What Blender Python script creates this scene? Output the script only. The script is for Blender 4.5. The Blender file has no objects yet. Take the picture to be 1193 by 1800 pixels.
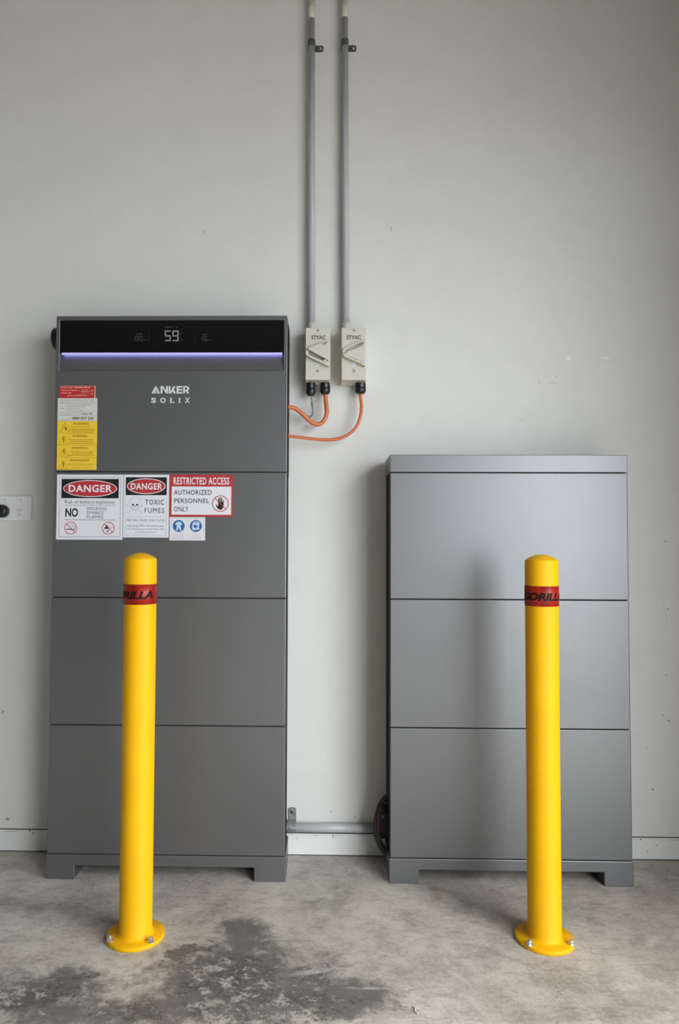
import bpy, bmesh, math, random
from mathutils import Vector, Matrix
random.seed(4)
PI = math.pi
C = bpy.context.scene.collection
S = bpy.context.scene

# ------------------------------------------------------------------ camera
cam_d = bpy.data.cameras.new('camera'); cam = bpy.data.objects.new('camera', cam_d); C.objects.link(cam); S.camera = cam
F, PITCH, YAW, ROLL = 1254.64, 0.0391, 0.0215, 0.0041
cam_d.sensor_fit = 'VERTICAL'; cam_d.sensor_height = 36.0; cam_d.lens = F / 1800 * 36.0
cam_d.clip_start = 0.05; cam_d.shift_x = 53.35 / 1800        # the photograph is an off-centre crop
cy, sy, cp, sp = math.cos(YAW), math.sin(YAW), math.cos(PITCH), math.sin(PITCH)
fw = Vector((-sy * cp, cy * cp, sp)); r0 = Vector((cy, sy, 0)); u0 = r0.cross(fw)
rr = math.cos(ROLL) * r0 + math.sin(ROLL) * u0; uu = -math.sin(ROLL) * r0 + math.cos(ROLL) * u0
M = Matrix((rr, uu, -fw)).transposed().to_4x4(); M.translation = Vector((-0.1060, -2.2056, 0.9558))
cam.matrix_world = M

# ------------------------------------------------------------------ sky and exposure
w = bpy.data.worlds.new('overcast_sky'); S.world = w; w.use_nodes = True
nt = w.node_tree; nt.nodes.clear()
wo = nt.nodes.new('ShaderNodeOutputWorld'); bg = nt.nodes.new('ShaderNodeBackground')
tc = nt.nodes.new('ShaderNodeTexCoord'); sx = nt.nodes.new('ShaderNodeSeparateXYZ'); cr = nt.nodes.new('ShaderNodeValToRGB')
nt.links.new(tc.outputs['Generated'], sx.inputs[0]); nt.links.new(sx.outputs['Z'], cr.inputs[0])
cr.color_ramp.elements[0].position = 0.0; cr.color_ramp.elements[0].color = (.72, .80, .88, 1)
cr.color_ramp.elements[1].position = 0.6; cr.color_ramp.elements[1].color = (1.0, 1.0, .99, 1)
nt.links.new(cr.outputs[0], bg.inputs[0]); bg.inputs[1].default_value = 5.0
nt.links.new(bg.outputs[0], wo.inputs[0])

# the garage door opening in the right wall: its portal steers the sky light
WR_X, OP_Y0, OP_Y1, OP_Z = 1.14, -1.0, -4.3, 2.12     # right wall plane, opening from / to, opening height
pd = bpy.data.lights.new('door_opening_portal', 'AREA'); pd.shape = 'RECTANGLE'; pd.size = abs(OP_Y1 - OP_Y0); pd.size_y = OP_Z
pd.cycles.is_portal = True
po = bpy.data.objects.new('door_opening_portal', pd); C.objects.link(po)
po.location = (WR_X + .12, (OP_Y0 + OP_Y1) / 2, OP_Z / 2)
po.rotation_euler = Matrix(((0, 0, 1), (1, 0, 0), (0, 1, 0))).to_euler()     # -Z of the light looks into the room (-X)
po['kind'] = 'structure'

vs = S.view_settings; vs.view_transform = 'Standard'; vs.look = 'None'; vs.gamma = 1; vs.use_curve_mapping = False
vs.exposure = 1.05

# ------------------------------------------------------------------ node helpers
class V:
    def __init__(s, nt, sock): s.nt = nt; s.s = sock
    def _m(s, op, o=None, o2=None, clamp=False):
        n = s.nt.nodes.new('ShaderNodeMath'); n.operation = op; n.use_clamp = clamp
        s.nt.links.new(s.s, n.inputs[0])
        for i, x in ((1, o), (2, o2)):
            if x is None: continue
            if isinstance(x, V): s.nt.links.new(x.s, n.inputs[i])
            else: n.inputs[i].default_value = x
        return V(s.nt, n.outputs[0])
    def __add__(s, o): return s._m('ADD', o)
    def __sub__(s, o): return s._m('SUBTRACT', o)
    def __mul__(s, o): return s._m('MULTIPLY', o)
    def __truediv__(s, o): return s._m('DIVIDE', o)
    def max(s, o): return s._m('MAXIMUM', o)
    def min(s, o): return s._m('MINIMUM', o)
    def sat(s): return s._m('ADD', 0.0, clamp=True)
    def step(s, a, b):                                   # smooth step from a to b
        n = s.nt.nodes.new('ShaderNodeMapRange'); n.interpolation_type = 'SMOOTHSTEP'
        s.nt.links.new(s.s, n.inputs[0])
        if a > b: n.inputs[1].default_value = b; n.inputs[2].default_value = a; n.inputs[3].default_value = 1; n.inputs[4].default_value = 0
        else: n.inputs[1].default_value = a; n.inputs[2].default_value = b
        return V(s.nt, n.outputs[0])

class Mat:
    def __init__(s, name, col, rough=.5, metal=0., spec=None, emit=None, estr=0., coat=0.):
        s.m = bpy.data.materials.new(name); s.m.use_nodes = True; s.nt = s.m.node_tree
        s.b = s.nt.nodes['Principled BSDF']
        s.b.inputs['Base Color'].default_value = (*col, 1); s.b.inputs['Roughness'].default_value = rough
        s.b.inputs['Metallic'].default_value = metal
        if spec is not None: s.b.inputs['Specular IOR Level'].default_value = spec
        if coat: s.b.inputs['Coat Weight'].default_value = coat; s.b.inputs['Coat Roughness'].default_value = .12
        if emit: s.b.inputs['Emission Color'].default_value = (*emit, 1); s.b.inputs['Emission Strength'].default_value = estr
        s.tc = s.nt.nodes.new('ShaderNodeTexCoord'); s.co = s.tc.outputs['Object']
    def scaled(s, sc, loc=(0, 0, 0)):
        n = s.nt.nodes.new('ShaderNodeMapping'); s.nt.links.new(s.co, n.inputs[0]); n.inputs['Scale'].default_value = sc; n.inputs['Location'].default_value = loc
        return n.outputs[0]
    def noise(s, scale, detail=4, rough=.55, co=None, dist=0.):
        n = s.nt.nodes.new('ShaderNodeTexNoise'); s.nt.links.new(co or s.co, n.inputs['Vector'])
        n.inputs['Scale'].default_value = scale; n.inputs['Detail'].default_value = detail; n.inputs['Roughness'].default_value = rough
        n.inputs['Distortion'].default_value = dist
        return V(s.nt, n.outputs[0])
    def voro(s, scale, co=None, feature='F1'):
        n = s.nt.nodes.new('ShaderNodeTexVoronoi'); s.nt.links.new(co or s.co, n.inputs['Vector']); n.inputs['Scale'].default_value = scale; n.feature = feature
        return V(s.nt, n.outputs['Distance'])
    def xyz(s):
        n = s.nt.nodes.new('ShaderNodeSeparateXYZ'); s.nt.links.new(s.co, n.inputs[0]); return [V(s.nt, n.outputs[i]) for i in range(3)]
    def mix(s, fac, a, b):
        n = s.nt.nodes.new('ShaderNodeMix'); n.data_type = 'RGBA'
        s.nt.links.new(fac.s, n.inputs[0])
        for i, x in ((6, a), (7, b)):
            if isinstance(x, tuple): n.inputs[i].default_value = (*x, 1)
            else: s.nt.links.new(x, n.inputs[i])
        return n.outputs[2]
    def color(s, sock): s.nt.links.new(sock, s.b.inputs['Base Color'])
    def rough(s, v): s.nt.links.new(v.s, s.b.inputs['Roughness'])
    def bump(s, v, strength=.2, dist=.001):
        n = s.nt.nodes.new('ShaderNodeBump'); n.inputs['Strength'].default_value = strength; n.inputs['Distance'].default_value = dist
        s.nt.links.new(v.s, n.inputs['Height']); s.nt.links.new(n.outputs[0], s.b.inputs['Normal'])
    def ellipse(s, x, y, px, py, rx, ry, ang=0):         # 0 in the middle, 1 on the rim
        c, q = math.cos(ang), math.sin(ang)
        dx, dy = x - px, y - py
        a = (dx * c + dy * q) / rx; b = (dy * c - dx * q) / ry
        return (a * a + b * b)._m('SQRT')

# ------------------------------------------------------------------ materials
m = Mat('painted_wall', (.70, .70, .67), .55, spec=.35)
x, y, z = m.xyz()
n1 = m.noise(1.3, 3); n2 = m.noise(14, 5)
col = m.mix((n1 * .6 + n2 * .4).step(.3, .7), (.665, .668, .635), (.715, .715, .69))
specks = None
SP = [(.9357, .9556, .0028, .0028),
      (.9396, .7498, .003, .002), (.9364, .414, .003, .003), (.8859, .208, .0028, .0035), (-1.0958, .4218, .0055, .002), (-1.0751, .0955, .006, .004),
      (-1.1191, .9486, .004, .003), (-.0838, .1302, .002, .003), (-.0115, .115, .002, .003), (-.058, .073, .0028, .005), (-.065, .080, .003, .002),
      (.9022, .0362, .0025, .0025), (.868, .014, .002, .002), (.882, .031, .003, .0015), (.92, .43, .002, .002), (-.4878, 1.9242, .002, .003), (.9306, .55, .002, .002), (.87, .33, .002, .002)]
for (a, b, ra, rb) in SP:
    e = m.ellipse(x, z, a, b, ra, rb, .7 if a == -1.0958 else 0).step(1.25, .6)
    specks = e if specks is None else specks.max(e)
col = m.mix(specks * .75, col, (.10, .09, .08))
faint = None
for a in ((.5778, 1.4644, .003, .003), (.6101, 1.4626, .003, .003), (.600, 1.4445, .014, .0016), (.5567, 1.4445, .0035, .003), (.50, 1.33, .006, .0012), (.10, 1.93, .003, .008)):
    e = m.ellipse(x, z, *a).step(1.4, .5); faint = e if faint is None else faint.max(e)
col = m.mix(faint * .42, col, (.3, .29, .26))
touch = None
for a in ((.648, 1.521, .008, .008), (.762, 1.521, .012, .004)):
    e = m.ellipse(x, z, *a).step(1.4, .4); touch = e if touch is None else touch.max(e)
col = m.mix(touch * .7, col, (.86, .86, .84))
arc = (m.ellipse(x, z, .82, .72, .115, .13) - 1.0)._m('ABSOLUTE').step(.03, .004) * (x - .90).step(0, .03)     # a long faint scratch
smear = m.noise(9, 3, co=m.scaled((1, 1, .35))).step(.68, .78)
col = m.mix((arc * .18).max(smear * .09), col, (.38, .37, .34))
m.color(col); m.bump(m.noise(220, 3) + m.noise(60, 2) * .6, .12, .0015)
WALL = m.m
m = Mat('painted_skirting', (.74, .75, .73), .45)
x, y, z = m.xyz()
grime = (z - .0605)._m('ABSOLUTE').step(.0016, .0004) * m.noise(9, 8, .7, co=m.scaled((1, 1, .05))).step(.46, .60)
blot = None
for a, b_, ra, rb in ((-1.004, .0635, .0045, .0022), (-.994, .055, .002, .004), (.846, .0605, .003, .0022), (.893, .044, .002, .002), (.866, .026, .002, .002), (-.0765, .0585, .002, .005)):
    e = m.ellipse(x, z, a, b_, ra, rb).step(1.3, .5); blot = e if blot is None else blot.max(e)
q = m.mix(m.noise(30, 5).step(.68, .74) * .3, (.73, .74, .72), (.35, .33, .3))
m.color(m.mix((grime * .6).max(blot * .85), q, (.06, .055, .05))); BASE = m.m
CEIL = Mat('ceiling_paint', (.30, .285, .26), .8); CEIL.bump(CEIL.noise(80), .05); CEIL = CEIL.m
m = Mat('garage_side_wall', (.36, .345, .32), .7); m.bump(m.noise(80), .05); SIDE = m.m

m = Mat('concrete_floor', (.35, .33, .31), .62, spec=.35)
x, y, z = m.xyz(); x = x + .027; y = y - .014
big = m.noise(2.6, 6, .6, dist=.6); mid = m.noise(11, 8, .65, dist=.4); fine = m.noise(95, 8, .7); grit = m.noise(420, 3, .6)
col = m.mix((big * .5 + mid * .5).step(.38, .62), (.355, .325, .285), (.60, .565, .51))
col = m.mix((fine * .7 + grit * .3).step(.40, .64) * .5, col, (.64, .615, .565))
scuff = m.noise(34, 9, .72, co=m.scaled((.6, 1.5, 1)), dist=.4).step(.50, .62)
col = m.mix(scuff * .30, col, (.17, .155, .135))
rot = m.nt.nodes.new('ShaderNodeMapping'); m.nt.links.new(m.co, rot.inputs[0]); rot.inputs['Rotation'].default_value = (0, 0, .5); rot.inputs['Scale'].default_value = (1, 9, 1)
scr = (m.noise(14, 6, .6, co=rot.outputs[0]) - .5)._m('ABSOLUTE').step(.006, 0) * m.noise(9, 4).step(.55, .66)
col = m.mix(scr * .45, col, (.13, .12, .105))
rot2 = m.nt.nodes.new('ShaderNodeMapping'); m.nt.links.new(m.co, rot2.inputs[0]); rot2.inputs['Rotation'].default_value = (0, 0, -.9); rot2.inputs['Scale'].default_value = (1, 8, 1)
scr2 = (m.noise(11, 6, .6, co=rot2.outputs[0]) - .5)._m('ABSOLUTE').step(.005, 0) * m.noise(7, 4).step(.54, .66)
col = m.mix(scr2 * .40, col, (.66, .63, .58))
pits = m.noise(110, 10, .78).step(.57, .64)
col = m.mix(pits * .5, col, (.15, .135, .12))
veins = (m.noise(5, 9, .7, dist=1.8) - .5)._m('ABSOLUTE').step(.010, .0) * m.noise(3.1, 3).step(.48, .62)
col = m.mix(veins * .5, col, (.15, .13, .11))
dirt = m.noise(5.5, 12, .76, co=m.scaled((1, 1, 1), (3.3, 1.7, 0)), dist=.2).step(.51, .64)
col = m.mix(dirt * .40, col, (.18, .165, .145))
def region(spots, a, b):
    e = None
    for q in spots:
        v = m.ellipse(x, y, *q).step(a, b); e = v if e is None else e.max(v)
    return e
# grime soaked in around the worn coating, near the camera on the left
wide = region([(-.27, -.63, .30, .20, 0), (-.26, -.47, .10, .13, .5), (-.66, -.69, .30, .12, .1), (-.50, -.74, .35, .08, 0), (-.05, -.68, .24, .09, 0)], 1.15, .1)
col = m.mix((wide * .55 + (m.noise(8, 12, .76, dist=.15) - .5) * 2.2).step(.04, .50) * wide.step(0, .25) * .84, col, (.105, .10, .092))
core = region([(-.28, -.61, .15, .10, .2), (-.20, -.71, .22, .09, 0), (-.68, -.71, .13, .05, .25), (-.60, -.63, .06, .018, .25), (-.39, -.53, .08, .04, .5), (-.45, -.745, .10, .04, 0), (-.10, -.62, .07, .05, .3)], 1.5, .1)
edge = m.noise(24, 14, .78, dist=.2)
worn = (core * .5 + (edge - .5) * 2.3).step(.29, .38) * wide.step(0, .2)
col = m.mix(worn * .78, col, m.mix(fine.step(.38, .62), (.06, .058, .055), (.15, .145, .135)))
flk = m.noise(30, 14, .78, co=m.scaled((1, 1.25, 1), (1.2, .4, 0)), dist=.25)
chips = (flk * .75 + m.noise(7, 4) * .30).step(.555, .575) * region([(-.25, -.65, .24, .14, 0), (-.62, -.70, .20, .09, 0)], 1.2, .5)
col = m.mix(chips * .75, col, m.mix(fine.step(.4, .6), (.36, .34, .31), (.56, .53, .48)))
light = region([(.225, -.64, .016, .10, .25), (-.10, -.60, .06, .010, .25), (.02, -.655, .06, .005, .0), (-.70, -.61, .03, .008, -.9), (.345, -.52, .018, .008, 0), (.62, -.42, .02, .012, 0), (.60, -.47, .03, .01, 0), (-.40, -.40, .010, .006, 0), (-.07, -.06, .007, .007, 0), (-.185, -.03, .010, .008, 0), (-.155, -.012, .004, .02, 0)], 1.3, .5)
col = m.mix(light * edge.step(.38, .58) * .6, col, (.60, .58, .53))
soft = region([(.33, -.33, .12, .035, -.9), (-.36, -.36, .14, .04, .9), (.45, -.72, .25, .05, .2), (-.85, -.33, .20, .07, 0), (.42, -.62, .06, .04, 0)], 1.2, .1)
col = m.mix(soft * m.noise(14, 8, .7, dist=.5).step(.35, .62) * .45, col, (.16, .15, .13))
rust = (m.ellipse(x, y, .225, -.26, .02, .07).step(1.3, .2)) * mid.step(.4, .6)
col = m.mix(rust * .4, col, (.25, .16, .09))
m.color(col); m.rough((fine * .3 + .42)); m.bump(fine * .6 + mid * .4 + grit * .5 - pits * .5, .5, .003)
FLOOR = m.m
DRIVE = Mat('driveway_concrete', (.42, .41, .39), .8); DRIVE.bump(DRIVE.noise(60), .1); DRIVE = DRIVE.m

def cabpaint(name, c):
    m = Mat(name, c, .42, metal=.72)
    n = m.noise(700, 2); m.color(m.mix(n.step(.35, .65), tuple(v * .93 for v in c), tuple(v * 1.07 for v in c)))
    m.rough(m.noise(5, 3) * .06 + .385); m.bump(n, .06, .0004); return m.m
PAINT = cabpaint('grey_metallic_paint', (.182, .185, .190))
BLACKBODY = Mat('black_steel_body', (.014, .014, .015), .75, spec=.12).m
GLASS = Mat('black_display_glass', (.003, .003, .004), .12, spec=.45).m
LED = Mat('violet_led_strip', (.4, .4, .5), .4, emit=(.33, .30, .78), estr=.30).m
LEDSRC = Mat('violet_led_source', (.4, .4, .5), .4, emit=(.30, .30, .85), estr=3.5).m
DIG = Mat('lit_digit', (.1, .1, .1), .4, emit=(.75, .8, .76), estr=.075).m
DIGDIM = Mat('dim_digit', (.02, .02, .02), .4, emit=(.75, .8, .76), estr=.018).m
LOGO = Mat('logo_silver', (.62, .64, .63), .45).m
WHITE = Mat('sign_white', (.66, .66, .70), .45).m
CREAMW = Mat('label_white', (.58, .57, .52), .5).m
RED = Mat('sign_red', (.42, .028, .032), .45).m
LRED = Mat('label_red', (.42, .022, .018), .5).m
PINK = Mat('label_pink_print', (.72, .32, .28), .5).m
BLACK = Mat('print_black', (.008, .008, .010), .45).m
PRINTD = Mat('print_dark_grey', (.045, .045, .055), .5).m
GREYP = Mat('print_grey', (.10, .10, .115), .5).m
LGREYP = Mat('print_light_grey', (.30, .30, .32), .5).m
YEL = Mat('label_yellow', (.78, .52, .035), .45).m
BRN = Mat('print_brown', (.12, .07, .006), .5).m
LBRN = Mat('print_light_brown', (.36, .22, .02), .5).m
BLUE = Mat('sign_blue', (.015, .11, .33), .45).m
LBLUE = Mat('print_pale_blue', (.45, .58, .75), .5).m
m = Mat('yellow_powder_coat', (.86, .50, .004), .50, spec=.2)
m.color(m.mix(m.noise(8, 3).step(.3, .7), (.76, .385, .002), (.80, .42, .003))); YPC = m.m
m = Mat('red_tape', (.42, .018, .008), .40, spec=.35)
wr = m.noise(60, 3, .6, co=m.scaled((1, 1, .04))); m.color(m.mix(wr.step(.3, .7), (.20, .007, .004), (.33, .015, .007))); m.bump(wr, .5, .002); TAPE = m.m
INK = Mat('tape_ink', (.012, .006, .005), .6, spec=.15).m
ZINC = Mat('zinc_plated_steel', (.62, .63, .64), .32, metal=.9).m
GALV = Mat('galvanised_clip', (.30, .31, .32), .45, metal=.6); GALV.color(GALV.mix(GALV.noise(90, 4).step(.35, .65), (.24, .25, .26), (.38, .39, .40))); GALV = GALV.m
DCLIP = Mat('dark_clip', (.10, .10, .095), .45, metal=.3).m
PVC = Mat('grey_pvc', (.44, .45, .465), .38).m
CREAM = Mat('cream_pvc', (.62, .60, .52), .45).m
ISO = Mat('isolator_plastic', (.60, .57, .50), .42); ISO.bump(ISO.noise(300), .04); ISO = ISO.m
ISOTXT = Mat('isolator_print', (.14, .13, .11), .5).m
ISOMID = Mat('isolator_channel_shade_pale', (.44, .41, .355), .5).m
ISODK = Mat('isolator_channel_shade', (.26, .235, .20), .6).m
ISORED = Mat('isolator_red_print', (.45, .16, .12), .5).m
STICK = Mat('small_sticker', (.66, .70, .76), .4).m
GLAND = Mat('black_nylon', (.012, .012, .013), .35).m
ORANGE = Mat('orange_sheath', (.62, .16, .055), .42).m
EY = Mat('yellow_green_wire', (.50, .55, .10), .4); EY.color(EY.mix(EY.noise(60, 1).step(.45, .5), (.6, .6, .12), (.08, .3, .08))); EY = EY.m
EB = Mat('blue_wire', (.03, .09, .26), .4).m
TEAL = Mat('dark_teal_cable', (.012, .05, .05), .45).m
MAROON = Mat('dark_red_cable', (.09, .012, .01), .4).m
GPO = Mat('white_outlet_plastic', (.80, .81, .81), .3).m
SLOT = Mat('slot_dark', (.05, .05, .05), .6).m
GAPSHADE = Mat('gap_shadow_dark', (.02, .02, .02), .8).m

# ------------------------------------------------------------------ mesh helpers
class MB:
    def __init__(s): s.bm = bmesh.new(); s.mats = []
    def mi(s, mat):
        if mat not in s.mats: s.mats.append(mat)
        return s.mats.index(mat)
    def face(s, vs, mat, smooth=False):
        try: f = s.bm.faces.new(vs)
        except ValueError: return None
        f.material_index = s.mi(mat); f.smooth = smooth; return f
    def box(s, x0, x1, y0, y1, z0, z1, mat):
        v = [s.bm.verts.new(p) for p in ((x0, y0, z0), (x1, y0, z0), (x1, y1, z0), (x0, y1, z0), (x0, y0, z1), (x1, y0, z1), (x1, y1, z1), (x0, y1, z1))]
        for q in ((0, 3, 2, 1), (4, 5, 6, 7), (0, 1, 5, 4), (1, 2, 6, 5), (2, 3, 7, 6), (3, 0, 4, 7)): s.face([v[i] for i in q], mat)
        return s
    def prism(s, pts, y0, y1, mat, taper=None):          # polygon in x,z (counter-clockwise seen from -Y), y0 = front
        a = [s.bm.verts.new((p[0], y0, p[1])) for p in pts]
        P2 = taper or pts
        b = [s.bm.verts.new((p[0], y1, p[1])) for p in P2]
        s.face(a, mat); s.face(b[::-1], mat); n = len(a)
        for i in range(n): s.face([a[i], b[i], b[(i + 1) % n], a[(i + 1) % n]], mat)
        return s
    def flat(s, pts, y, mat):                            # printed shape
        return s.face([s.bm.verts.new((p[0], y, p[1])) for p in pts], mat)
    def rect(s, x0, x1, z0, z1, y, mat): s.flat([(x0, z0), (x1, z0), (x1, z1), (x0, z1)], y, mat); return s
    def ell(s, cx, cz, rx, rz, y, mat, n=40): s.flat([(cx + rx * math.cos(2 * PI * i / n), cz + rz * math.sin(2 * PI * i / n)) for i in range(n)], y, mat); return s
    def ring(s, cx, cz, r1, r0, y, mat, n=40):
        o = [s.bm.verts.new((cx + r1 * math.cos(2 * PI * i / n), y, cz + r1 * math.sin(2 * PI * i / n))) for i in range(n)]
        q = [s.bm.verts.new((cx + r0 * math.cos(2 * PI * i / n), y, cz + r0 * math.sin(2 * PI * i / n))) for i in range(n)]
        for i in range(n): j = (i + 1) % n; s.face([o[i], o[j], q[j], q[i]], mat)
        return s
    def stroke(s, pts, wd, y, mat):
        for (a, b) in zip(pts, pts[1:]):
            d = Vector((b[0] - a[0], b[1] - a[1])); d.normalize(); nx, nz = -d.y * wd / 2, d.x * wd / 2
            s.flat([(a[0] - nx, a[1] - nz), (b[0] - nx, b[1] - nz), (b[0] + nx, b[1] + nz), (a[0] + nx, a[1] + nz)], y, mat)
        return s
    def lathe(s, prof, mat, n=48, axis='Z', at=(0, 0, 0), smooth=True, cap=True):
        rings = []
        for (r, h) in prof:
            ring = []
            for i in range(n):
                a = 2 * PI * i / n; p = (r * math.cos(a), r * math.sin(a), h)
                if axis == 'Y': p = (p[0], -p[2], p[1])          # h grows towards -Y
                if axis == 'X': p = (p[2], p[0], p[1])
                if axis == '-X': p = (-p[2], p[0], p[1])
                ring.append(s.bm.verts.new((p[0] + at[0], p[1] + at[1], p[2] + at[2])))
            rings.append(ring)
        for a, b in zip(rings, rings[1:]):
            for i in range(n): j = (i + 1) % n; s.face([a[i], a[j], b[j], b[i]], mat, smooth)
        if cap: s.face(rings[0][::-1], mat); s.face(rings[-1], mat)
        return s
    def tube(s, pts, r, mat, n=14, sub=10):
        P = [Vector(p) for p in pts]; Q = []
        for i in range(len(P) - 1):
            p0 = P[max(i - 1, 0)]; p1 = P[i]; p2 = P[i + 1]; p3 = P[min(i + 2, len(P) - 1)]
            for k in range(sub):
                t = k / sub
                Q.append(.5 * ((2 * p1) + (p2 - p0) * t + (2 * p0 - 5 * p1 + 4 * p2 - p3) * t * t + (3 * p1 - p0 - 3 * p2 + p3) * t ** 3))
        Q.append(P[-1])
        T = [(Q[min(i + 1, len(Q) - 1)] - Q[max(i - 1, 0)]).normalized() for i in range(len(Q))]
        nrm = T[0].orthogonal().normalized(); rings = []
        for q, t in zip(Q, T):
            nrm = (nrm - t * nrm.dot(t)).normalized(); b = t.cross(nrm)
            rings.append([s.bm.verts.new(q + r * (math.cos(2 * PI * i / n) * nrm + math.sin(2 * PI * i / n) * b)) for i in range(n)])
        for a, b in zip(rings, rings[1:]):
            for i in range(n): j = (i + 1) % n; s.face([a[i], a[j], b[j], b[i]], mat, True)
        s.face(rings[0][::-1], mat); s.face(rings[-1], mat)
        return s
    def text(s, txt, x0, x1, z0, z1, y, mat, bold=0., space=1., shear=0., wrap=None):
        cu = bpy.data.curves.new('t', 'FONT'); cu.body = txt; cu.offset = bold; cu.space_character = space; cu.shear = shear; cu.resolution_u = 3
        o = bpy.data.objects.new('t', cu); C.objects.link(o); bpy.context.view_layer.update()
        dg = bpy.context.evaluated_depsgraph_get(); me = bpy.data.meshes.new_from_object(o.evaluated_get(dg))
        bpy.data.objects.remove(o); bpy.data.curves.remove(cu)
        b2 = bmesh.new(); b2.from_mesh(me); bpy.data.meshes.remove(me)
        if wrap: 
            for k in range(24):
                bx = min(v.co.x for v in b2.verts) + (k + .5) / 24 * (max(v.co.x for v in b2.verts) - min(v.co.x for v in b2.verts))
                bmesh.ops.bisect_plane(b2, geom=b2.verts[:] + b2.edges[:] + b2.faces[:], plane_co=(bx, 0, 0), plane_no=(1, 0, 0))
        xs = [v.co.x for v in b2.verts]; ys = [v.co.y for v in b2.verts]
        ax, bx, ay, by = min(xs), max(xs), min(ys), max(ys)
        mp = {}
        for v in b2.verts:
            px = x0 + (v.co.x - ax) / (bx - ax) * (x1 - x0); pz = z0 + (v.co.y - ay) / (by - ay) * (z1 - z0)
            mp[v.index] = s.bm.verts.new((wrap * math.sin(px), -wrap * math.cos(px), pz) if wrap else (px, y, pz))
        for f in b2.faces: s.face([mp[v.index] for v in f.verts], mat)
        b2.free(); return s
    def build(s, name, parent=None, bevel=0., seg=2, recalc=False, weld=0):
        if weld: bmesh.ops.remove_doubles(s.bm, verts=s.bm.verts, dist=weld)
        if recalc: bmesh.ops.recalc_face_normals(s.bm, faces=s.bm.faces)
        me = bpy.data.meshes.new(name); s.bm.to_mesh(me); s.bm.free()
        for mt in s.mats: me.materials.append(mt)
        o = bpy.data.objects.new(name, me); C.objects.link(o)
        if parent: o.parent = parent
        if bevel:
            b = o.modifiers.new('bevel', 'BEVEL'); b.width = bevel; b.segments = seg; b.limit_method = 'ANGLE'; b.angle_limit = math.radians(35)
        return o

def tag(o, label=None, cat=None, group=None, kind=None):
    if label: o['label'] = label
    if cat: o['category'] = cat
    if group: o['group'] = group
    if kind: o['kind'] = kind
    return o
def thing(name, loc, label, cat, rz=0., group=None):
    o = bpy.data.objects.new(name, None); C.objects.link(o); o.empty_display_size = .05
    o.location = loc; o.rotation_euler = (0, 0, rz); return tag(o, label, cat, group)
def struct(o): return tag(o, kind='structure')
def copy_tree(o, parent=None):
    c = o.copy(); C.objects.link(c)
    if parent: c.parent = parent
    for ch in [k for k in bpy.data.objects if k.parent == o]: copy_tree(ch, c)
    return c

# ------------------------------------------------------------------ the garage
XL, YF, ZC, TH = -4.2, -6.0, 2.85, .12
struct(MB().box(XL, WR_X + TH, YF, TH, -.1, 0, FLOOR).build('floor'))
struct(MB().box(WR_X + TH, 14, -14, 8, -.12, -.02, DRIVE).build('driveway'))
struct(MB().box(XL - TH, WR_X + TH, 0, TH, 0, ZC, WALL).build('wall_back'))
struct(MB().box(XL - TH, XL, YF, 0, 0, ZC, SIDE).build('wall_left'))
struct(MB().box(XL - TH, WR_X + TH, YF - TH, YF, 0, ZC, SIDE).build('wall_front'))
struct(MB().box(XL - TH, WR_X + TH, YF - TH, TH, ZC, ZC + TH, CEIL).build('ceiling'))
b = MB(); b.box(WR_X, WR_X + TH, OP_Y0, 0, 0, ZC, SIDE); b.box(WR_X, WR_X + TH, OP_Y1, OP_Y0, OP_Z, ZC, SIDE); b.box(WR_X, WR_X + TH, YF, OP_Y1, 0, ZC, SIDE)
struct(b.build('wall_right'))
b = MB(); b.box(XL, WR_X, -.004, 0, .003, .0655, BASE); b.box(XL, WR_X, -.002, 0, .0002, .003, GAPSHADE); b.box(XL, WR_X, -.0015, 0, .0655, .0675, GAPSHADE)  # thin dark strips stand in for the shadow in the skirting gaps
struct(b.build('baseboard_back'))

# ------------------------------------------------------------------ battery towers
HW = .335; DEP = .150; ZB = .0699; HM = .3598; Z3 = ZB + 3 * HM
def plinth(parent, lx, rx):
    H = HW + .003; t = ZB - .0009; k = .0378
    pts = [(-H, 0), (lx, 0), (lx, k), (rx, k), (rx, 0), (H, 0), (H, t), (-H, t)]
    b = MB(); b.prism(pts, 0, .013, PAINT)
    g = .002; pin = [(-H + g, 0.001), (lx - g, 0.001), (lx - g, k + g), (rx + g, k + g), (rx + g, .001), (H - g, .001), (H - g, t - g), (-H + g, t - g)]
    o = b.build('plinth', parent, bevel=.0026, seg=3)
    b = MB(); b.prism(pin, .013, .016, BLACKBODY)
    # rear part of the foot: legs and beam
    b.box(-H + .0005, H - .0005, .016, DEP - .004, k + .001, t - .001, PAINT)
    for (a, c) in ((-H + .0005, lx), (rx, H - .0005)): b.box(a, c, .016, DEP - .004, 0, k + .001, PAINT)
    b.build('plinth_body', o); return o
def module(parent, z0, z1, name='battery_module'):
    o = MB().box(-HW, HW, 0, .011, z0 + .0007, z1 - .0009, PAINT).build(name, parent, bevel=.0026, seg=3)
    b = MB(); b.box(-HW + .0025, HW - .0025, .011, .014, z0 + .003, z1 - .003, BLACKBODY); b.box(-HW + .0005, HW - .0005, .014, .028, z0, z1, BLACKBODY)
    b.box(-HW + .002, HW - .002, .028, DEP, z0, z1, BLACKBODY)
    b.build('module_casing', o); return o

LT = thing('battery_tower', (-.5492, -.1754, 0), 'tall grey battery storage tower with lit display and warning signs, left of the pipes', 'battery cabinet', .0022)
plinth(LT, -.2570, .2490)
for k in range(3): module(LT, ZB + k * HM, ZB + (k + 1) * HM)
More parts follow.
